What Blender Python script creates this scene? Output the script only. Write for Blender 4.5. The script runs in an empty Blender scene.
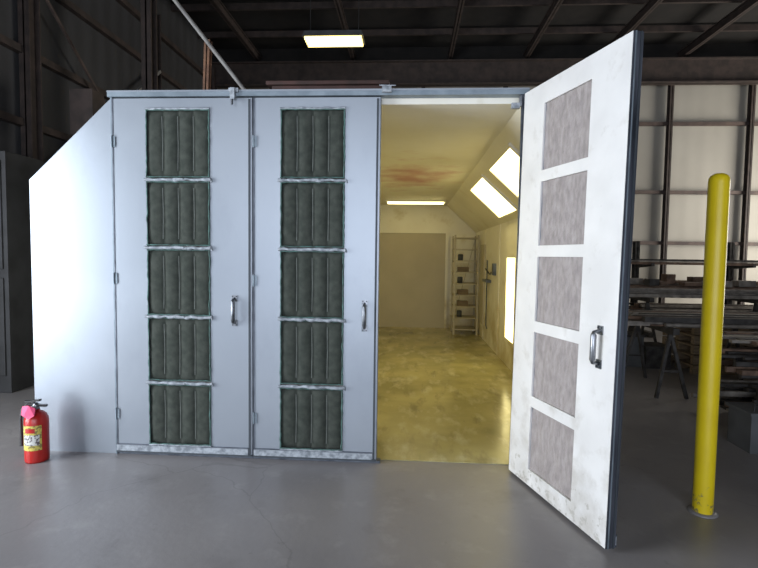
import bpy, math, random
from mathutils import Vector, Matrix, noise
random.seed(4)
scene=bpy.context.scene
COL=bpy.context.collection
scene.view_settings.view_transform='Standard'
scene.view_settings.exposure=0.0

# ---------------------------------------------------------------- materials
def nodes_mat(name):
    m=bpy.data.materials.new(name); m.use_nodes=True
    nt=m.node_tree; b=nt.nodes['Principled BSDF']
    return m,nt,b
def mat(name,c1,c2=None,rough=.6,metal=0.,scale=4.,bump=0.,bscale=40.,detail=5.,stretch=(1,1,1),lo=.35,hi=.65,spec=.5,rvar=0.):
    m,nt,b=nodes_mat(name); N=nt.nodes; L=nt.links
    b.inputs['Roughness'].default_value=rough; b.inputs['Metallic'].default_value=metal
    b.inputs['Specular IOR Level'].default_value=spec
    tc=N.new('ShaderNodeTexCoord'); mp=N.new('ShaderNodeMapping'); mp.inputs['Scale'].default_value=stretch
    L.new(tc.outputs['Object'],mp.inputs['Vector'])
    c2=c2 or tuple(x*.85 for x in c1)
    n=N.new('ShaderNodeTexNoise'); n.inputs['Scale'].default_value=scale; n.inputs['Detail'].default_value=detail
    L.new(mp.outputs[0],n.inputs['Vector'])
    r=N.new('ShaderNodeValToRGB'); r.color_ramp.elements[0].position=lo; r.color_ramp.elements[1].position=hi
    r.color_ramp.elements[0].color=(*c2,1); r.color_ramp.elements[1].color=(*c1,1)
    L.new(n.outputs['Fac'],r.inputs[0]); L.new(r.outputs[0],b.inputs['Base Color'])
    if rvar:
        mr=N.new('ShaderNodeMapRange'); mr.inputs[3].default_value=rough-rvar; mr.inputs[4].default_value=rough+rvar
        L.new(n.outputs['Fac'],mr.inputs[0]); L.new(mr.outputs[0],b.inputs['Roughness'])
    if bump:
        n2=N.new('ShaderNodeTexNoise'); n2.inputs['Scale'].default_value=bscale; n2.inputs['Detail'].default_value=6
        L.new(mp.outputs[0],n2.inputs['Vector'])
        bp=N.new('ShaderNodeBump'); bp.inputs['Strength'].default_value=bump; bp.inputs['Distance'].default_value=.01
        L.new(n2.outputs['Fac'],bp.inputs['Height']); L.new(bp.outputs[0],b.inputs['Normal'])
    return m
def emit(name,col,s):
    m,nt,b=nodes_mat(name)
    b.inputs['Base Color'].default_value=(*col,1); b.inputs['Emission Color'].default_value=(*col,1); b.inputs['Emission Strength'].default_value=s
    return m
def overlay(m,col,scale,lo,hi,stretch=(1,1,1),seed=0.,axis=None,rng=(0,1),amt=1.):
    nt=m.node_tree;N=nt.nodes;L=nt.links;b=N['Principled BSDF']
    src=b.inputs['Base Color'].links[0].from_socket
    tc=N.new('ShaderNodeTexCoord'); mp=N.new('ShaderNodeMapping'); mp.inputs['Scale'].default_value=stretch; mp.inputs['Location'].default_value=(seed,seed*1.3,seed*.7)
    L.new(tc.outputs['Object'],mp.inputs[0])
    n=N.new('ShaderNodeTexNoise'); n.inputs['Scale'].default_value=scale; n.inputs['Detail'].default_value=7; n.inputs['Roughness'].default_value=.6
    L.new(mp.outputs[0],n.inputs['Vector'])
    mr=N.new('ShaderNodeMapRange'); mr.inputs[1].default_value=lo; mr.inputs[2].default_value=hi; mr.inputs[4].default_value=amt
    val=n.outputs['Fac']
    if axis is not None:
        sp=N.new('ShaderNodeSeparateXYZ'); L.new(tc.outputs['Object'],sp.inputs[0])
        m2=N.new('ShaderNodeMapRange'); m2.inputs[1].default_value=rng[0]; m2.inputs[2].default_value=rng[1]; m2.inputs[3].default_value=0; m2.inputs[4].default_value=.25
        L.new(sp.outputs[axis],m2.inputs[0])
        ad=N.new('ShaderNodeMath'); ad.operation='ADD'; L.new(val,ad.inputs[0]); L.new(m2.outputs[0],ad.inputs[1]); val=ad.outputs[0]
    L.new(val,mr.inputs[0])
    mx=N.new('ShaderNodeMix'); mx.data_type='RGBA'
    L.new(mr.outputs[0],mx.inputs['Factor']); L.new(src,mx.inputs['A']); mx.inputs['B'].default_value=(*col,1)
    L.new(mx.outputs['Result'],b.inputs['Base Color'])

M_silver=mat('silver_door_paint',(.335,.365,.402),(.285,.315,.352),rough=.38,metal=.45,scale=.9,bump=.04,bscale=30,rvar=.05)
overlay(M_silver,(.24,.265,.30),3,.55,.8,seed=5,stretch=(1,1,.5),amt=.5)
M_edge=mat('worn_steel_edge',(.17,.19,.22),(.08,.09,.11),rough=.5,metal=.5,scale=9)
M_leafedge=mat('leaf_edge_steel',(.14,.15,.18),(.035,.04,.05),rough=.45,metal=.5,scale=12,stretch=(1,1,.15))
M_dark=mat('dark_rubber_seal',(.05,.06,.07),rough=.7)
M_rail=mat('header_rail',(.26,.31,.35),(.18,.22,.25),rough=.45,metal=.5,scale=8)
M_filter=mat('filter_fabric',(.062,.068,.058),(.042,.049,.041),rough=1,scale=20,bump=.2,bscale=220,spec=.1)
M_fray=mat('green_filter_edge',(.08,.16,.14),(.05,.08,.07),rough=.9,scale=25)
M_rib=mat('filter_rib_thread',(.14,.155,.14),(.10,.11,.10),rough=.9,scale=25)
M_rope=mat('retainer_bar',(.38,.41,.44),(.17,.19,.21),rough=.6,scale=30)
M_filter_in=mat('overspray_filter',(.41,.37,.355),(.28,.25,.24),rough=1,scale=34,bump=.7,bscale=120,spec=.1,stretch=(1,1,.4),lo=.3,hi=.7)
M_chrome=mat('handle_steel',(.30,.31,.33),(.12,.13,.14),rough=.3,metal=.9,scale=20)
M_inner=mat('aged_white_paint',(.76,.75,.73),(.67,.66,.64),rough=.5,scale=3,bump=.15,bscale=12)
overlay(M_inner,(.50,.48,.44),11,.66,.84,seed=3,amt=.7)
overlay(M_inner,(.44,.41,.36),7,.58,.92,seed=7,axis=2,rng=(.9,-.1),amt=.8)
overlay(M_inner,(.36,.34,.29),20,.74,.80,seed=17,axis=2,rng=(.6,-.1),amt=.6)
M_cream=mat('booth_white_paint',(.80,.77,.67),(.73,.69,.58),rough=.45,scale=1.3,bump=.15,bscale=6)
overlay(M_cream,(.45,.36,.16),2.2,.60,.88,seed=1,axis=2,rng=(1.8,.0),amt=.95)
M_ceil=mat('booth_ceiling_paint',(.80,.77,.70),(.72,.68,.57),rough=.5,scale=1.2)
M_backpanel=mat('booth_back_door',(.47,.42,.31),(.42,.37,.27),rough=.5,scale=1.5)
M_bfloor=mat('booth_floor_overspray',(.45,.40,.19),(.28,.25,.115),rough=.2,scale=1.4,bump=.08,bscale=14,rvar=.1)
overlay(M_bfloor,(.56,.52,.36),3.5,.52,.75,seed=2,stretch=(1.5,.6,1))
overlay(M_bfloor,(.19,.16,.08),4,.54,.70,seed=9,amt=.65,stretch=(1.8,.5,1))
nt=M_ceil.node_tree;N=nt.nodes;L=nt.links;b=N['Principled BSDF'];src=b.inputs['Base Color'].links[0].from_socket
tc=N.new('ShaderNodeTexCoord');mp=N.new('ShaderNodeMapping');mp.inputs['Location'].default_value=(0,-7.3/1.0,0)
L.new(tc.outputs['Object'],mp.inputs[0])
nz=N.new('ShaderNodeTexNoise');nz.inputs['Scale'].default_value=3;nz.inputs['Detail'].default_value=6;L.new(tc.outputs['Object'],nz.inputs['Vector'])
ln=N.new('ShaderNodeVectorMath');ln.operation='LENGTH'
mp2=N.new('ShaderNodeMapping');mp2.inputs['Scale'].default_value=(1.5,.75,0);L.new(mp.outputs[0],mp2.inputs[0]);L.new(mp2.outputs[0],ln.inputs[0])
sm=N.new('ShaderNodeMath');sm.operation='SUBTRACT';L.new(nz.outputs['Fac'],sm.inputs[0]);
ml=N.new('ShaderNodeMath');ml.operation='MULTIPLY';ml.inputs[1].default_value=.45;L.new(ln.outputs['Value'],ml.inputs[0]);L.new(ml.outputs[0],sm.inputs[1])
mr=N.new('ShaderNodeMapRange');mr.inputs[1].default_value=.03;mr.inputs[2].default_value=.5;mr.inputs[4].default_value=.8;L.new(sm.outputs[0],mr.inputs[0])
mx=N.new('ShaderNodeMix');mx.data_type='RGBA';L.new(mr.outputs[0],mx.inputs['Factor']);L.new(src,mx.inputs['A']);mx.inputs['B'].default_value=(.44,.15,.16,1);L.new(mx.outputs['Result'],b.inputs['Base Color'])

M_yellow=mat('bollard_yellow',(.84,.64,.01),(.76,.56,.01),rough=.4,scale=5)
overlay(M_yellow,(.25,.2,.1),14,.74,.80,axis=2,rng=(.4,0))
M_red=mat('extinguisher_red',(.50,.02,.015),(.38,.015,.012),rough=.3,scale=5)
M_black=mat('black_plastic',(.02,.02,.02),rough=.4)
M_label=mat('label_yellow',(.60,.50,.10),(.25,.2,.06),rough=.5,scale=50,lo=.42,hi=.5)
M_labelw=mat('label_white',(.6,.6,.56),(.12,.1,.1),rough=.5,scale=60,lo=.46,hi=.5)
M_pink=mat('pink_tag',(.80,.08,.20),rough=.6)
M_brownsteel=mat('primer_brown_steel',(.064,.045,.038),(.036,.027,.023),rough=.7,scale=6)
M_fan=mat('fan_housing',(.085,.040,.032),(.05,.028,.022),rough=.7,scale=6)
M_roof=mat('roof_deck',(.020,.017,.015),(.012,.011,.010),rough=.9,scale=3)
M_girt=mat('girt_steel',(.12,.085,.07),(.07,.05,.045),rough=.7,scale=5)
M_tan=mat('tan_pipe',(.26,.25,.23),(.17,.16,.15),rough=.6,scale=8)
M_orange=mat('rust_post',(.20,.10,.055),(.10,.05,.03),rough=.8,scale=8)
M_stock=mat('mill_scale_steel',(.07,.065,.06),(.025,.022,.02),rough=.6,metal=.3,scale=10)
M_rust=mat('rusty_stock',(.19,.12,.08),(.08,.05,.035),rough=.8,scale=9)
M_bright=mat('bright_stock',(.33,.30,.26),(.17,.15,.13),rough=.5,metal=.4,scale=9)
M_wood=mat('pallet_wood',(.25,.18,.11),(.13,.10,.06),rough=.8,scale=5,stretch=(1,8,8))
M_grey=mat('grey_cabinet',(.10,.105,.11),(.06,.065,.065),rough=.6,scale=4)
M_teal=mat('dark_machine',(.035,.035,.036),(.02,.02,.02),rough=.6,scale=4)
M_lamp=emit('booth_tube_panel',(1.0,.87,.40),4.4)
M_strip=emit('booth_strip',(1.0,.87,.42),5.5)
M_bay=emit('high_bay_tubes',(1.0,.80,.27),3.4)

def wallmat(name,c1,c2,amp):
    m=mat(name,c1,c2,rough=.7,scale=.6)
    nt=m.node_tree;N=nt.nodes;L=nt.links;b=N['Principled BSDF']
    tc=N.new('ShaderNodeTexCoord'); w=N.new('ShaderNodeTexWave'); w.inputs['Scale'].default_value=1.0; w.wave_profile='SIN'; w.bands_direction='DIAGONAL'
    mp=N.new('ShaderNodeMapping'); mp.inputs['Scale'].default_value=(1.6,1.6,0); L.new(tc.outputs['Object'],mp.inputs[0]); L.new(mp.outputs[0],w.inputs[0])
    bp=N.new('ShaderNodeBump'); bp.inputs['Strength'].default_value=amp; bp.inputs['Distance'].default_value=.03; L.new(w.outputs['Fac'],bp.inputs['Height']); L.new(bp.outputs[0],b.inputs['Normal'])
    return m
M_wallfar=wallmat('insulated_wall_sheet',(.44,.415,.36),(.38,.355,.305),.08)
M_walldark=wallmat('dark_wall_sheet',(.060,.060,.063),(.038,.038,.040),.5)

M_conc=mat('concrete_floor',(.275,.258,.256),(.205,.192,.192),rough=.36,scale=.9,bump=.12,bscale=25,lo=.3,hi=.7,rvar=.08)
overlay(M_conc,(.34,.32,.315),5,.55,.80,seed=4,amt=.7)
overlay(M_conc,(.135,.125,.12),2.3,.58,.85,seed=11,amt=.8)
overlay(M_conc,(.16,.148,.14),14,.66,.75,seed=21,amt=.5)
nt=M_conc.node_tree;N=nt.nodes;L=nt.links;b=N['Principled BSDF'];src=b.inputs['Base Color'].links[0].from_socket
tc=N.new('ShaderNodeTexCoord');nz=N.new('ShaderNodeTexNoise');nz.inputs['Scale'].default_value=1.6;nz.inputs['Detail'].default_value=6;L.new(tc.outputs['Object'],nz.inputs['Vector'])
mxv=N.new('ShaderNodeVectorMath');mxv.operation='MULTIPLY_ADD';mxv.inputs[1].default_value=(.5,.5,0);L.new(nz.outputs['Color'],mxv.inputs[0]);L.new(tc.outputs['Object'],mxv.inputs[2])
vo=N.new('ShaderNodeTexVoronoi');vo.feature='DISTANCE_TO_EDGE';vo.inputs['Scale'].default_value=.40;L.new(mxv.outputs[0],vo.inputs['Vector'])
mr=N.new('ShaderNodeMapRange');mr.inputs[1].default_value=.0004;mr.inputs[2].default_value=.0025;mr.inputs[3].default_value=.25;mr.inputs[4].default_value=0;L.new(vo.outputs['Distance'],mr.inputs[0])
mx=N.new('ShaderNodeMix');mx.data_type='RGBA';L.new(mr.outputs[0],mx.inputs['Factor']);L.new(src,mx.inputs['A']);mx.inputs['B'].default_value=(.06,.055,.055,1);L.new(mx.outputs['Result'],b.inputs['Base Color'])

# ---------------------------------------------------------------- mesh builder
class B:
    def __init__(s): s.v=[];s.f=[];s.mi=[];s.mats=[];s.sm=[]
    def m(s,mt):
        if mt not in s.mats: s.mats.append(mt)
        return s.mats.index(mt)
    def add(s,vs,fs,mt,smooth=False):
        o=len(s.v); s.v+= [Vector(v) for v in vs]; i=s.m(mt)
        for f in fs: s.f.append([o+k for k in f]); s.mi.append(i); s.sm.append(smooth)
    def box(s,a,b,mt,T=None):
        x0,y0,z0=[min(a[i],b[i]) for i in range(3)]; x1,y1,z1=[max(a[i],b[i]) for i in range(3)]
        vs=[(x0,y0,z0),(x1,y0,z0),(x1,y1,z0),(x0,y1,z0),(x0,y0,z1),(x1,y0,z1),(x1,y1,z1),(x0,y1,z1)]
        if T is not None: vs=[T@Vector(v) for v in vs]
        s.add(vs,[(0,3,2,1),(4,5,6,7),(0,1,5,4),(1,2,6,5),(2,3,7,6),(3,0,4,7)],mt)
    def prism(s,poly,y0,y1,mt):
        n=len(poly); vs=[(x,y0,z) for x,z in poly]+[(x,y1,z) for x,z in poly]
        fs=[tuple(range(n)),tuple(range(2*n-1,n-1,-1))]+[(i,n+i,n+(i+1)%n,(i+1)%n) for i in range(n)]
        s.add(vs,fs,mt)
    def tube(s,pts,r,mt,n=10,caps=True):
        pts=[Vector(p) for p in pts]; rs=r if isinstance(r,(list,tuple)) else [r]*len(pts)
        vs=[];k=len(pts);prev=None
        for i,p in enumerate(pts):
            d=(pts[min(i+1,k-1)]-pts[max(i-1,0)]).normalized()
            a=prev if prev is not None else (Vector((0,0,1)) if abs(d.z)<.9 else Vector((1,0,0)))
            u=(a-d*a.dot(d)).normalized(); w=d.cross(u); prev=u
            for j in range(n):
                t=2*math.pi*j/n; vs.append(p+(u*math.cos(t)+w*math.sin(t))*rs[i])
        fs=[(i*n+j,i*n+(j+1)%n,(i+1)*n+(j+1)%n,(i+1)*n+j) for i in range(k-1) for j in range(n)]
        s.add(vs,fs,mt,True)
        if caps:
            s.add(vs[:n],[tuple(range(n-1,-1,-1))],mt); s.add(vs[-n:],[tuple(range(n))],mt)
    def lathe(s,prof,c,mt,n=32):
        vs=[(c[0]+r*math.cos(2*math.pi*j/n),c[1]+r*math.sin(2*math.pi*j/n),c[2]+z) for r,z in prof for j in range(n)]
        fs=[(i*n+j,i*n+(j+1)%n,(i+1)*n+(j+1)%n,(i+1)*n+j) for i in range(len(prof)-1) for j in range(n)]
        s.add(vs,fs,mt,True)
    def frame_T(s,a,b):
        a=Vector(a);b=Vector(b);d=(b-a);L=d.length;d.normalize()
        upv=Vector((0,0,1)) if abs(d.z)<.9 else Vector((0,1,0))
        sd=d.cross(upv).normalized(); uu=sd.cross(d)
        return Matrix.Translation(a)@Matrix(((sd.x,d.x,uu.x),(sd.y,d.y,uu.y),(sd.z,d.z,uu.z))).to_4x4(),L
    def ibeam(s,a,b,h,w,mt,t=.02):
        T,L=s.frame_T(a,b)
        s.box((-t/2,0,-h/2),(t/2,L,h/2),mt,T); s.box((-w/2,0,h/2-t),(w/2,L,h/2),mt,T); s.box((-w/2,0,-h/2),(w/2,L,-h/2+t),mt,T)
    def bar(s,a,b,w,h,mt):
        T,L=s.frame_T(a,b); s.box((-w/2,0,-h/2),(w/2,L,h/2),mt,T)
    def obj(s,name,parent=None,M=None,bevel=0):
        me=bpy.data.meshes.new(name); vv=[(M@v if M is not None else v) for v in s.v]
        me.from_pydata([tuple(v) for v in vv],[],s.f)
        for mt in s.mats: me.materials.append(mt)
        me.polygons.foreach_set('material_index',s.mi); me.polygons.foreach_set('use_smooth',s.sm); me.update()
        o=bpy.data.objects.new(name,me); COL.objects.link(o)
        if parent: o.parent=parent
        if bevel:
            bv=o.modifiers.new('bevel','BEVEL'); bv.width=bevel; bv.segments=2; bv.limit_method='ANGLE'
        return o
def empty(name,loc=(0,0,0)):
    e=bpy.data.objects.new(name,None); e.empty_display_size=.2; COL.objects.link(e); return e

# ---------------------------------------------------------------- warehouse shell
XL,XR,YB,YF,ZR=-5.5,12.0,-6.0,14.0,7.3
s=B(); s.box((XL-.2,YB-.2,-.2),(XR+.2,YF+.2,0),M_conc); s.obj('floor')
s=B(); s.box((XL-.2,YF,0),(XR+.2,YF+.15,6.3),M_wallfar); s.box((XL-.2,YF,6.3),(XR+.2,YF+.15,ZR),M_roof); s.obj('wall_back')
s=B()
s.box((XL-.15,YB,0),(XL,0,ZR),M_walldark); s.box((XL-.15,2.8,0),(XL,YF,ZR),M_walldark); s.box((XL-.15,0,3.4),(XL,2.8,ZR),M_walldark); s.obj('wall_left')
s=B(); s.box((XR,YB,0),(XR+.15,9,ZR),M_wallfar); s.box((XR,13,0),(XR+.15,YF,ZR),M_wallfar); s.box((XR,9,4.5),(XR+.15,13,ZR),M_wallfar); s.obj('wall_right')
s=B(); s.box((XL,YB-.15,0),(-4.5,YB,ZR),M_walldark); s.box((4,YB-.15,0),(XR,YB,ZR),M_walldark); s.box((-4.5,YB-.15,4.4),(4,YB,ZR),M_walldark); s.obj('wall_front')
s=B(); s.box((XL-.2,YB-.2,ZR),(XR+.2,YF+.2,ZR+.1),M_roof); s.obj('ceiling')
s=B()
for x in (-4.2,-1.6,1.0,3.0,5.0,7.0,9.2,11.3): s.ibeam((x,YB,6.95),(x,YF-.05,6.95),.2,.10,M_brownsteel)
for y in (-3,0,3,5,6.6,8.2,9.8,11.4,12.8): s.bar((XL,y,7.17),(XR,y,7.17),.06,.14,M_brownsteel)
s.ibeam((XL,13.6,6.45),(XR,13.6,6.45),.62,.25,M_brownsteel,.03)
s.ibeam((XL,8.0,6.65),(XR,8.0,6.65),.4,.18,M_brownsteel,.03)
s.obj('trim_roof_framing')
s=B()
for x in (0.3,2.5,4.6,6.8,8.85,11): s.ibeam((x,13.86,0),(x,13.86,6.3),.16,.10,M_brownsteel,.02)
for z in (1.0,2.05,3.4,5.2): s.bar((XL,13.92,z),(XR,13.92,z),.10,.09,M_girt)
s.obj('trim_wall_framing')
s=B()
for y in (3.4,6.9,10.4,13.5): s.ibeam((XL+.12,y,0),(XL+.12,y,6.6),.22,.16,M_brownsteel,.02)
for z in (2.2,3.4,4.4,5.5,6.3): s.bar((XL+.05,3,z),(XL+.05,YF,z),.1,.10,M_brownsteel)
s.bar((XL+.22,6.9,2.6),(XL+.22,10.4,5.4),.05,.06,M_tan)
s.bar((XL+.22,6.9,5.4),(XL+.22,10.4,2.6),.03,.04,M_girt)
s.bar((XL+.22,10.4,3.5),(XL+.22,13.5,6.0),.05,.06,M_girt)
s.obj('trim_left_wall_framing')

# ---------------------------------------------------------------- booth shell
booth=empty('paint_booth')
F=3.78; BK=11.25
x0,x1=-2.98,1.51; cx0,cx1=-2.30,.83; zt,zs=2.79,2.16
s=B()
s.prism([(x0,0),(x0+.05,0),(x0+.05,zs-.02),(x0,zs)],F+.04,BK,M_cream)
s.prism([(x1-.05,0),(x1,0),(x1,zs),(x1-.05,zs-.02)],F+.04,BK,M_cream)
s.prism([(x0,zs),(x0+.05,zs-.02),(cx0+.02,zt-.05),(cx0,zt)],F+.04,BK,M_cream)
s.prism([(x1-.05,zs-.02),(x1,zs),(cx1,zt),(cx1-.02,zt-.05)],F+.04,BK,M_cream)
s.obj('booth_side_walls',booth)
s=B(); s.box((cx0,F+.06,zt-.05),(cx1,BK,zt),M_ceil); s.obj('booth_ceiling',booth)
s=B(); s.prism([(x0,0),(x1,0),(x1,zs),(cx1,zt),(cx0,zt),(x0,zs)],BK,BK+.06,M_cream); s.obj('booth_back_wall',booth)
s=B()
s.box((-2.2,BK-.03,0),(.80,BK,2.12),M_backpanel)
s.box((-2.25,BK-.05,2.12),(.86,BK,2.18),M_cream); s.box((.80,BK-.05,0),(.86,BK,2.12),M_cream)
s.obj('booth_back_door',booth)
s=B(); s.box((x0+.05,F+.06,0.001),(x1-.05,BK,.006),M_bfloor); s.obj('booth_floor',booth)
s=B()
s.prism([(x0,0.0),(cx0,0.0),(cx0,zt),(x0,zs)],F,F+.04,M_silver)
s.prism([(cx1,0.0),(x1,0.0),(x1,zs),(cx1,zt)],F,F+.04,M_silver)
s.obj('front_end_panels',booth)
s=B()
s.box((cx0-.006,F-.012,.0),(cx0+.004,F,zt),M_rail)
s.box((cx1-.03,F-.006,0),(cx1+.02,F+.02,zt),M_edge)
s.box((cx0-.02,F-.03,zt-.005),(cx1+.02,F+.06,zt+.035),M_rail)
s.box((cx0-.02,F-.035,zt+.028),(cx1+.02,F+.06,zt+.04),M_silver)
s.box((-.24,F+.05,2.74),(cx1,F+.06,zt),M_cream)
s.box((cx0,F+.0,0),(-.2,F+.06,.018),M_edge)
s.obj('front_frame',booth)
s=B()
s.box((-1.355,F-.06,2.75),(-1.32,F-.03,2.84),M_rope); s.box((-1.37,F-.05,2.81),(-1.295,F-.03,2.84),M_rope); s.tube([(-1.335,F-.07,2.75),(-1.335,F-.07,2.71)],.009,M_chrome)
s.box((-.22,F-.06,2.80),(-.15,F-.03,2.84),M_rope); s.tube([(-.24,F-.05,2.85),(-.12,F-.05,2.848)],.006,M_chrome)
s.box((.72,F-.05,2.68),(.78,F-.02,2.72),M_rope); s.box((.78,F-.03,2.70),(.80,F-.0,2.78),M_chrome)
s.obj('header_latches',booth,bevel=.003)
def soffit_pt(t,y,side,off):
    ax,az=(cx1-.02,zt-.05); bx,bz=(x1-.05,zs-.02)
    x=ax+(bx-ax)*t; z=az+(bz-az)*t
    nx,nz=-(az-bz),-(bx-ax); l=math.hypot(nx,nz); nx/=l;nz/=l
    x+=nx*off; z+=nz*off
    if side<0: x=(x0+x1)-x
    return (x,y,z)
s=B();fr=B()
for side in (1,-1):
    for ya,yb in ((4.75,5.95),(6.5,7.75)):
        t0,t1=.18,.86
        q=[soffit_pt(t0,ya,side,.012),soffit_pt(t1,ya,side,.012),soffit_pt(t1,yb,side,.012),soffit_pt(t0,yb,side,.012)]
        s.add(q,[(0,1,2,3)] if side<0 else [(3,2,1,0)],M_lamp)
        for (ta,y_a,tb,y_b) in ((t0-.04,ya-.04,t1+.04,ya),(t0-.04,yb,t1+.04,yb+.04),(t0-.04,ya,t0,yb),(t1,ya,t1+.04,yb)):
            a=[soffit_pt(ta,y_a,side,.0),soffit_pt(tb,y_a,side,.0),soffit_pt(tb,y_b,side,.0),soffit_pt(ta,y_b,side,.0)]
            c=[soffit_pt(ta,y_a,side,.025),soffit_pt(tb,y_a,side,.025),soffit_pt(tb,y_b,side,.025),soffit_pt(ta,y_b,side,.025)]
            fr.add(a+c,[(0,1,2,3),(4,5,6,7),(0,1,5,4),(1,2,6,5),(2,3,7,6),(3,0,4,7)],M_cream)
for side in (1,-1):
    xw=x1-.05 if side>0 else x0+.05
    xo=xw-side*.012
    s.add([(xo,6.9,.42),(xo,7.5,.42),(xo,7.5,1.6),(xo,6.9,1.6)],[(0,1,2,3)],M_lamp)
    for a,b_ in (((6.84,.36),(6.9,1.66)),((7.5,.36),(7.56,1.66)),((6.9,.36),(7.5,.42)),((6.9,1.6),(7.5,1.66))):
        fr.box((xw,a[0],a[1]),(xw-side*.025,b_[0],b_[1]),M_cream)
s.obj('booth_light_lenses',booth); 
fr.box((-.5,10.2,zt-.085),(.72,10.4,zt-.05),M_cream)
fr.obj('booth_light_frames',booth)
s=B()
for yy in (10.24,10.30,10.36): s.tube([(-.46,yy,zt-.10),(.68,yy,zt-.10)],.018,M_strip)
s.obj('booth_strip_tubes',booth)
s=B()
for y in (4.6,5.9,6.6,8.2,9.8): s.box((x1-.05,y,0),(x1-.058,y+.03,zs-.02),M_cream)
s.tube([(x1-.08,9.3,1.55),(x1-.08,9.3,.35),(x1-.08,9.2,.3)],.012,M_edge)
s.box((x1-.05,9.0,1.15),(x1-.14,9.45,1.2),M_edge); s.box((x1-.05,8.5,1.3),(x1-.10,8.65,1.5),M_edge)
s.tube([(x1-.1,9.0,1.32),(x1-.16,8.95,1.4),(x1-.1,8.8,1.3),(x1-.12,8.6,1.35)],.01,M_black)
s.box((x1-.05,9.7,.3),(x1-.08,10.15,1.85),M_backpanel)
s.obj('booth_wall_fittings',booth)

s=B(); rx0,rx1,ry0,ry1=.93,1.40,10.3,10.8
for x in (rx0,rx1):
    for y in (ry0,ry1): s.box((x-.018,y-.018,0.006),(x+.018,y+.018,2.05),M_backpanel)
for i in range(9):
    z=.10+i*.235; s.box((rx0-.01,ry0-.01,z),(rx1+.01,ry1+.01,z+.022),M_backpanel)
    if i in (1,4,6): s.lathe([(0,0),(.055,0),(.055,.11),(.045,.13),(0,.13)],(rx0+.13,10.5,z+.022),M_grey,14)
    if i in (2,3,5): s.box((rx0+.08,10.4,z+.022),(rx0+.3,10.6,z+.12),M_wood)
s.bar((rx0,ry1,.1),(rx1,ry1,2.0),.01,.02,M_backpanel)
s.obj('shelving_rack')

s=B(); s.box((-1.45,5.2,zt),(-.28,6.1,3.36),M_fan); s.box((-1.5,5.15,3.34),(-.23,6.15,3.38),M_fan)
for i in range(6): s.box((-1.38,5.185,2.86+i*.08),(-.35,5.2,2.90+i*.08),M_fan)
s.obj('exhaust_fan_unit',bevel=.01)
s=B(); s.tube([(-1.32,5.1,zt),(-4.57,5.1,6.85)],.02,M_tan,12); s.lathe([(.06,0),(.06,.02),(0,.02)],(-1.32,5.1,zt),M_tan,16); s.obj('conduit_pipe')
s=B(); s.ibeam((-2.2,5.3,zt),(-2.16,5.3,3.85),.07,.06,M_orange,.012); s.box((-2.28,5.22,zt),(-2.12,5.38,zt+.015),M_orange); s.obj('rusted_support_post')
s=B(); s.ibeam((-4.15,7.85,0),(-4.15,7.85,6.45),.2,.16,M_brownsteel,.025); s.box((-4.3,7.7,0),(-4.0,8.0,.02),M_brownsteel); s.obj('steel_column')

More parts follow.
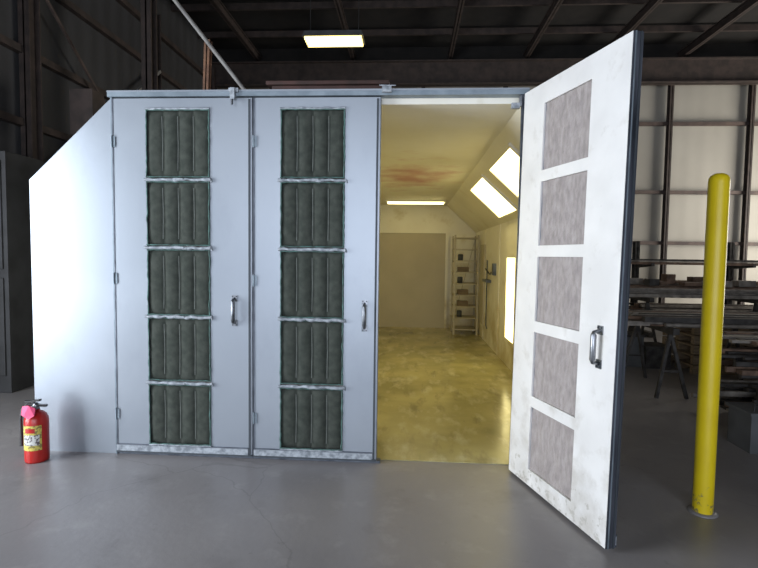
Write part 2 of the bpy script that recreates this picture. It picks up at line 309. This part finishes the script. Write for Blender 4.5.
# ---------------------------------------------------------------- door leaves
ROWS=[(2.69,2.18),(2.15,1.66),(1.63,1.12),(1.10,.605),(.575,.095)]
def leaf(name,w,fa,fb,T,inner_mat,hx=None,hz=(1.04,1.28),hinge_left=True):
    """local: x 0..w seen from outside, exterior face y=0, thickness to y=.05"""
    e=empty(name); t=.05; zb,ztp=.022,2.775
    s=B()
    s.box((0,0,zb),(fa,t,ztp),M_silver); s.box((fb,0,zb),(w,t,ztp),M_silver)
    s.box((fa,0,2.70),(fb,t,ztp),M_silver); s.box((fa,0,zb),(fb,t,.085),M_silver)
    s.obj('frame',e,T)
    s=B()
    s.box((w-.026,-.006,zb),(w-.012,.0,ztp-.01),M_dark)
    s.box((.0,-.004,zb),(.008,.0,ztp),M_edge)
    s.box((0.0,-.010,.034),(w-.03,.0,.082),M_rope); s.box((.0,-.012,.082),(w-.03,.0,.090),M_edge); s.box((0.0,-.012,zb),(w,0,.034),M_dark)
    s.obj('edge_trim',e,T)
    s=B()
    s.box((0,t,zb),(fa,t+.012,ztp),inner_mat); s.box((fb,t,zb),(w,t+.012,ztp),inner_mat)
    zz=[ztp]+[v for r in [(2.635,2.19),(2.115,1.685),(1.61,1.17),(1.095,.65),(.575,.135)] for v in r]+[zb]
    for i in range(0,len(zz),2): s.box((fa,t,zz[i+1]),(fb,t+.012,zz[i]),inner_mat)
    s.obj('inner_skin',e,T)
    s=B(); s.box((w,0,zb),(w+.004,t+.012,ztp),M_edge); s.box((-.004,0,zb),(0,t+.012,ztp),M_leafedge)
    s.box((-.010,.012,zb),(-.004,.020,ztp),M_dark); s.box((-.008,.044,zb),(-.004,.050,ztp),M_rail); s.obj('edge_caps',e,T)
    s=B(); g=B()
    npl=4
    for (z1,z0) in ROWS:
        nx,nz=64,20; vs=[];ph=random.uniform(-.3,.3)
        for j in range(nz+1):
            for i in range(nx+1):
                a=i/nx;c=j/nz; x=fa+.006+(fb-fa-.012)*a; z=z0+(z1-z0)*c
                aw=a+.008*math.sin(6*a*math.pi+ph)
                bul=max(0,abs(math.sin(math.pi*npl*aw)))**.45
                ed=min(1,min(c,1-c)*8)**.5
                y=.022-.026*bul*ed+.002*noise.noise(Vector((x*10+z1*9,z*6,w*5)))
                vs.append((x,y,z))
        fs=[(j*(nx+1)+i,j*(nx+1)+i+1,(j+1)*(nx+1)+i+1,(j+1)*(nx+1)+i) for j in range(nz) for i in range(nx)]
        s.add(vs,fs,M_filter,True)
        for k in range(1,npl):
            xk=fa+.006+(fb-fa-.012)*k/npl; s.tube([(xk,.002,z0+.05),(xk+.003,.004,(z0+z1)/2),(xk,.002,z1-.05)],.0032,M_rib,5)
        # fibrous inner pad, gently rumpled
        nx2,nz2=30,24; vs=[]
        for j in range(nz2+1):
            for i in range(nx2+1):
                x=fa+(fb-fa)*i/nx2; z=z0-.02+(z1-z0+.04)*j/nz2
                vs.append((x,t-.004+.006*noise.noise(Vector((x*16,z*10,w+z1)))+.003*noise.noise(Vector((x*50,z*40,3))),z))
        fs=[(j*(nx2+1)+i,(j+1)*(nx2+1)+i,(j+1)*(nx2+1)+i+1,j*(nx2+1)+i+1) for j in range(nz2) for i in range(nx2)]
        g.add(vs,fs,M_filter_in,True)
    s.obj('filter_pads',e,T); g.obj('filter_backs',e,T)
    s=B()
    def wob(p,q,r,mt,n=26,amp=.004):
        pts=[];rs=[]
        for i in range(n+1):
            a=i/n; P=Vector(p).lerp(Vector(q),a); k=Vector((noise.noise(P*23+Vector((3,0,w*9))),noise.noise(P*19+Vector((9,1,2)))*.5,noise.noise(P*27+Vector((0,5,w)))))
            pts.append(P+k*amp); rs.append(r*(1+.45*noise.noise(P*31)))
        s.tube(pts,rs,mt,6)
    for (z1,z0) in ROWS:
        for xx in (fa+.006,fb-.006): wob((xx,-.004,z0),(xx,-.004,z1),.006,M_fray,amp=.006)
        wob((fa,-.006,z1-.004),(fb,-.006,z1-.004),.005,M_fray); wob((fa,-.006,z0+.004),(fb,-.006,z0+.004),.005,M_fray)
    for i in range(4):
        z=(ROWS[i][1]+ROWS[i+1][0])/2
        wob((fa-.012,-.014,z-.002),(fb+.012,-.014,z-.002),.013,M_rope,amp=.009)
        s.tube([(fb+.012,-.012,z),(fb+.016,-.012,z-.022)],.006,M_rope,6)
        xm=(fa+fb)/2; s.box((xm-.03,-.03,z-.006),(xm+.05,-.012,z+.006),M_rope)
    wob((fa,-.006,2.695),(fb,-.006,2.695),.008,M_rope)
    wob((fa,-.006,.09),(fb,-.006,.09),.008,M_rope)
    s.obj('retainer_bars',e,T)
    def handle(hxx,y,sg,nm,zc):
        s=B(); h=.12
        s.box((hxx-.022,y,zc-h),(hxx+.022,y+sg*.006,zc-h+.05),M_chrome); s.box((hxx-.022,y,zc+h-.05),(hxx+.022,y+sg*.006,zc+h),M_chrome)
        yo=y+sg*.045
        s.tube([(hxx,y,zc-h+.025),(hxx,yo,zc-h+.035),(hxx,yo,zc-h+.05),(hxx,yo,zc+h-.05),(hxx,yo,zc+h-.035),(hxx,y,zc+h-.025)],[.009,.010,.016,.016,.010,.009],M_chrome,12)
        for dz in (-h+.01,h-.01):
            for dx in (-.014,.014): s.tube([(hxx+dx,y+sg*.004,zc+dz),(hxx+dx,y+sg*.011,zc+dz)],.005,M_dark,8)
        s.obj(nm,e,T)
    if hx is not None:
        handle(hx,0,-1,'pull_handle',sum(hz)/2); handle(hx,t+.012,1,'inner_pull_handle',sum(hz)/2+.02)
    s=B(); hxx=0 if hinge_left else w
    for z in (.33,1.4,2.45):
        s.tube([(hxx,-.012,z-.045),(hxx,-.012,z+.045)],.006,M_rail,10); s.box((hxx-.0,-.008,z-.04),(hxx+(.025 if hinge_left else -.025),-.004,z+.04),M_rail)
    s.obj('hinges',e,T)
    return e
leaf('booth_door',1.09,.265,.765,Matrix.Translation((-2.292,F-.015,0)),M_inner,hx=.955,hz=(1.05,1.28))
leaf('booth_door',.955,.205,.695,Matrix.Translation((-1.187,F-.015,0)),M_inner,hx=.855,hz=(1.02,1.27))
w=1.045; ang=math.radians(108.0)
H=Vector((.826,F-.055,0))
lean=Matrix.Identity(4); lean[0][2]=.0145
T=Matrix.Translation(H)@lean@Matrix.Rotation(ang,4,'Z')@Matrix.Translation((-w,0,0))
leaf('booth_door',w,w-.735,w-.255,T,M_inner,hx=.125,hz=(.98,1.2),hinge_left=False)

# ---------------------------------------------------------------- bollard
s=B(); s.lathe([(.058,0),(.058,2.08),(.055,2.105),(.045,2.12),(.025,2.132),(0,2.135)],(0,0,0),M_yellow,32)
s.lathe([(.085,0),(.085,.006),(.058,.010)],(0,0,0),M_conc,24)
s.obj('bollard',None,Matrix.Translation((1.89,3.22,0)))

# ---------------------------------------------------------------- fire extinguisher
ex=empty('fire_extinguisher'); c=(-2.83,3.60,0)
s=B(); s.lathe([(.0,.004),(.074,.004),(.078,.0),(.080,.012),(.082,.03),(.082,.30),(.079,.33),(.068,.358),(.045,.378),(.028,.386),(.026,.40),(0,.40)],c,M_red,36); s.obj('cylinder',ex)
s=B()
def band(r,a0,a1,z0_,z1_,mt):
    n=14; vs=[]
    for i in range(n+1):
        a=math.radians(a0+(a1-a0)*i/n)
        for zz in (z0_,z1_): vs.append((c[0]+r*math.cos(a),c[1]+r*math.sin(a),zz))
    s.add(vs,[(2*i,2*i+2,2*i+3,2*i+1) for i in range(n)],mt,True)
band(.0832,225,330,.10,.29,M_label); band(.0838,235,320,.14,.22,M_labelw); band(.0838,250,300,.235,.27,M_red)
s.obj('label',ex)
s=B(); s.lathe([(.024,.395),(.024,.43),(.016,.445),(0,.45)],c,M_chrome,18)
T=Matrix.Translation(c)
s.box((-.02,-.012,.42),(.085,.012,.436),M_black,T); s.box((-.02,-.014,.452),(.10,.014,.466),M_black,T@Matrix.Rotation(-.14,4,'Y'))
s.box((-.03,-.012,.425),(-.012,.012,.466),M_black,T)
s.lathe([(.0,.0),(.018,.0),(.018,.012),(0,.012)],(c[0]-.0,c[1]-.03,.415),M_labelw,16)
P=Vector(c); s.tube([P+Vector(v) for v in [(-.02,0,.43),(-.06,-.01,.435),(-.095,-.02,.40),(-.10,-.03,.33),(-.098,-.03,.2),(-.094,-.035,.12)]],[.010,.010,.010,.010,.011,.016],M_black,12)
s.obj('valve_and_hose',ex)
s=B(); 
pts=[(-.07,-.05,.43),(.0,-.075,.445),(.04,-.06,.42),(.045,-.08,.37),(.01,-.095,.345),(-.03,-.09,.365),(-.065,-.07,.37)]
s.add([P+Vector(v) for v in pts]+[P+Vector((v[0],v[1]+.004,v[2])) for v in pts],[tuple(range(7)),tuple(range(13,6,-1))]+[(i,(i+1)%7,7+(i+1)%7,7+i) for i in range(7)],M_pink); s.obj('inspection_tag',ex)

# ---------------------------------------------------------------- high bay fixture
hb=empty('high_bay_light'); s=B(); TB=Matrix.Translation((-1.62,10.5,6.03))
s.prism([(-.62,0),(.62,0),(.58,.1),(-.58,.1)],-.24,.24,M_grey); s.obj('housing',hb,TB)
s=B()
for y in (-.18,-.06,.06,.18): s.tube([(-.58,y,-.02),(.58,y,-.02)],.04,M_bay,8)
s.obj('tubes',hb,TB)
s=B()
for x in (-.5,.5): s.tube([(x,0,.1),(x,0,1.1)],.008,M_teal,6)
s.obj('hanger_rods',hb,TB)

# ---------------------------------------------------------------- metal stock area
def trestle(s,x,y,wd,h,mt):
    s.bar((x,y-wd/2,h),(x,y+wd/2,h),.07,.07,mt)
    for sy in (-1,1):
        for sx in (-1,1): s.bar((x,y+sy*wd*.38,h-.03),(x+sx*.17,y+sy*wd*.46,0),.035,.035,mt)
    for sy in (-1,1): s.bar((x-.1,y+sy*wd*.43,h*.4),(x+.1,y+sy*wd*.43,h*.4),.02,.02,mt)
def stock(s,xc0,xc1,y0,y1,z,layers,mats=(M_stock,M_rust,M_bright,M_stock),skew=.05):
    for l in range(layers):
        y=y0
        while y<y1:
            wv=random.choice((.03,.04,.05,.08,.1)); hv=random.uniform(.02,.06)
            a=xc0+random.uniform(-.3,.35); b_=xc1+random.uniform(-.9,.4); dy=random.uniform(-skew,skew)
            mt=random.choice(mats)
            if random.random()<.3: s.tube([(a,y,z+hv/2),(b_,y+dy,z+hv/2)],hv/2,mt,8)
            else: s.bar((a,y,z+hv/2),(b_,y+dy,z+hv/2),wv,hv,mt)
            y+=wv+random.uniform(.0,.05)
        z+=.06
s=B()
for x in (3.05,4.3,5.6): trestle(s,x,6.4,1.1,.78,M_stock)
stock(s,2.75,6.2,5.95,6.85,.82,2,mats=(M_stock,M_rust,M_bright,M_rust))
s.obj('steel_stock_on_trestles')
s=B()
for x in (3.9,5.6,7.2): trestle(s,x,8.9,1.3,.95,M_stock)
stock(s,3.5,7.8,8.35,9.4,.99,3,mats=(M_bright,M_rust,M_bright,M_stock))
for k in range(26):
    xx=random.uniform(3.6,7.4); yy=random.uniform(8.4,9.2); l=random.uniform(.1,.5); s.box((xx,yy,1.17),(xx+l,yy+.2,1.17+random.uniform(.04,.18)),random.choice((M_bright,M_rust,M_stock)))
s.obj('steel_stock_on_trestles')
s=B()
for x in (3.7,4.9): 
    for zz in (.0,.35,.70): s.box((x,4.9,zz),(x+.1,5.6,zz+.1),M_wood)
stock(s,3.4,5.6,4.9,5.6,.10,4,mats=(M_stock,M_stock,M_rust,M_bright)); stock(s,3.4,5.5,4.95,5.55,.45,4,mats=(M_stock,M_stock,M_rust)); stock(s,3.3,5.5,4.95,5.55,.80,1,mats=(M_stock,M_bright,M_rust)); s.obj('steel_bar_pile')
s=B()
for x in (5.0,7.0,9.0):
    s.ibeam((x,11.4,0),(x,11.4,2.0),.15,.1,M_stock,.02); s.box((x-.06,10.5,0),(x+.06,11.5,.1),M_stock)
    for z in (.5,1.0,1.45): s.bar((x,11.4,z),(x,10.6,z+.05),.06,.07,M_stock)
for z in (.56,1.06,1.5): stock(s,4.6,9.4,10.65,11.3,z,2)
s.obj('cantilever_rack')
s=B()
for k in range(5):
    z=k*.14
    for yy in (7.2,7.6,8.0): s.box((4.0,yy,z),(5.1,yy+.08,z+.1),M_wood)
    for i in range(6): s.box((4.0+i*.19,7.2,z+.1),(4.13+i*.19,8.08,z+.122),M_wood)
s.obj('pallet_stack')
s=B()
for i,(xx,yy,lx,ly,h) in enumerate(((5.3,7.3,.6,.5,.5),(6.1,7.4,.7,.5,.7),(3.0,7.6,.5,.4,.45),(3.5,7.5,.35,.4,.3))):
    s.box((xx,yy,0),(xx+lx,yy+ly,h),random.choice((M_stock,M_rust,M_grey))); s.box((xx-.02,yy-.02,h),(xx+lx+.02,yy+ly+.02,h+.03),M_stock)
s.obj('scrap_bins')
s=B(); s.box((2.85,4.25,.0),(3.15,4.55,.32),M_grey); s.box((2.83,4.23,.32),(3.17,4.57,.345),M_grey); s.tube([(2.9,4.3,.345),(2.9,4.3,.40),(3.1,4.3,.40),(3.1,4.3,.345)],.008,M_black,8); s.obj('tool_box',bevel=.008)

# ---------------------------------------------------------------- left side machinery
s=B(); s.box((-5.2,5.3,0),(-4.45,6.3,2.7),M_teal); s.box((-5.15,5.28,.2),(-4.5,5.3,1.3),M_teal); s.box((-5.15,5.28,1.4),(-4.5,5.3,2.6),M_teal)
s.tube([(-4.6,5.26,1.2),(-4.6,5.26,1.0)],.015,M_chrome,8); s.obj('machine_cabinet',bevel=.01)
s=B(); s.box((-4.55,6.7,0),(-4.45,6.8,3.2),M_brownsteel); s.box((-4.62,6.62,3.2),(-4.3,6.88,3.8),M_brownsteel); s.box((-4.65,6.6,0),(-4.35,6.9,.02),M_brownsteel); s.obj('electrical_panel_post')

# ---------------------------------------------------------------- lights
def area(name,loc,rot,sx,sy,p,col):
    l=bpy.data.lights.new(name,'AREA'); l.shape='RECTANGLE'; l.size=sx; l.size_y=sy; l.energy=p; l.color=col
    o=bpy.data.objects.new(name,l); o.location=loc; o.rotation_euler=rot; COL.objects.link(o); return o
R=math.radians
area('daylight_front_door',(-.25,YB-.05,2.2),(R(90),0,0),8.3,4.2,510,(.82,.88,1.0))
area('daylight_side_door',(XL-.02,1.4,1.75),(R(90),0,R(-90)),2.7,3.2,450,(.86,.92,1.0))
area('added_right_fill',(XR-.02,11,2.3),(R(90),0,R(90)),3.8,4.2,640,(1,.95,.86))  # added lamp in an invented, unseen right-wall opening, brightens the far wall
w_=bpy.data.worlds.new('sky'); scene.world=w_; w_.use_nodes=True
w_.node_tree.nodes['Background'].inputs[0].default_value=(.55,.68,.9,1); w_.node_tree.nodes['Background'].inputs[1].default_value=.8

# ---------------------------------------------------------------- camera
cd=bpy.data.cameras.new('camera'); cam=bpy.data.objects.new('camera',cd); COL.objects.link(cam)
cd.sensor_width=36; cd.sensor_fit='HORIZONTAL'; cd.lens=36*500/758; cd.clip_start=.05
yaw=R(3.43);p=R(3.2);roll=R(0.76)
fw=Vector((-math.sin(yaw)*math.cos(p),math.cos(yaw)*math.cos(p),-math.sin(p)))
rt=Vector((math.cos(yaw),math.sin(yaw),0)); up=rt.cross(fw)
r2=rt*math.cos(roll)+up*math.sin(roll); u2=up*math.cos(roll)-rt*math.sin(roll)
Mx=Matrix(((r2.x,u2.x,-fw.x,0),(r2.y,u2.y,-fw.y,0),(r2.z,u2.z,-fw.z,1.6),(0,0,0,1)))
cam.matrix_world=Mx
scene.camera=cam
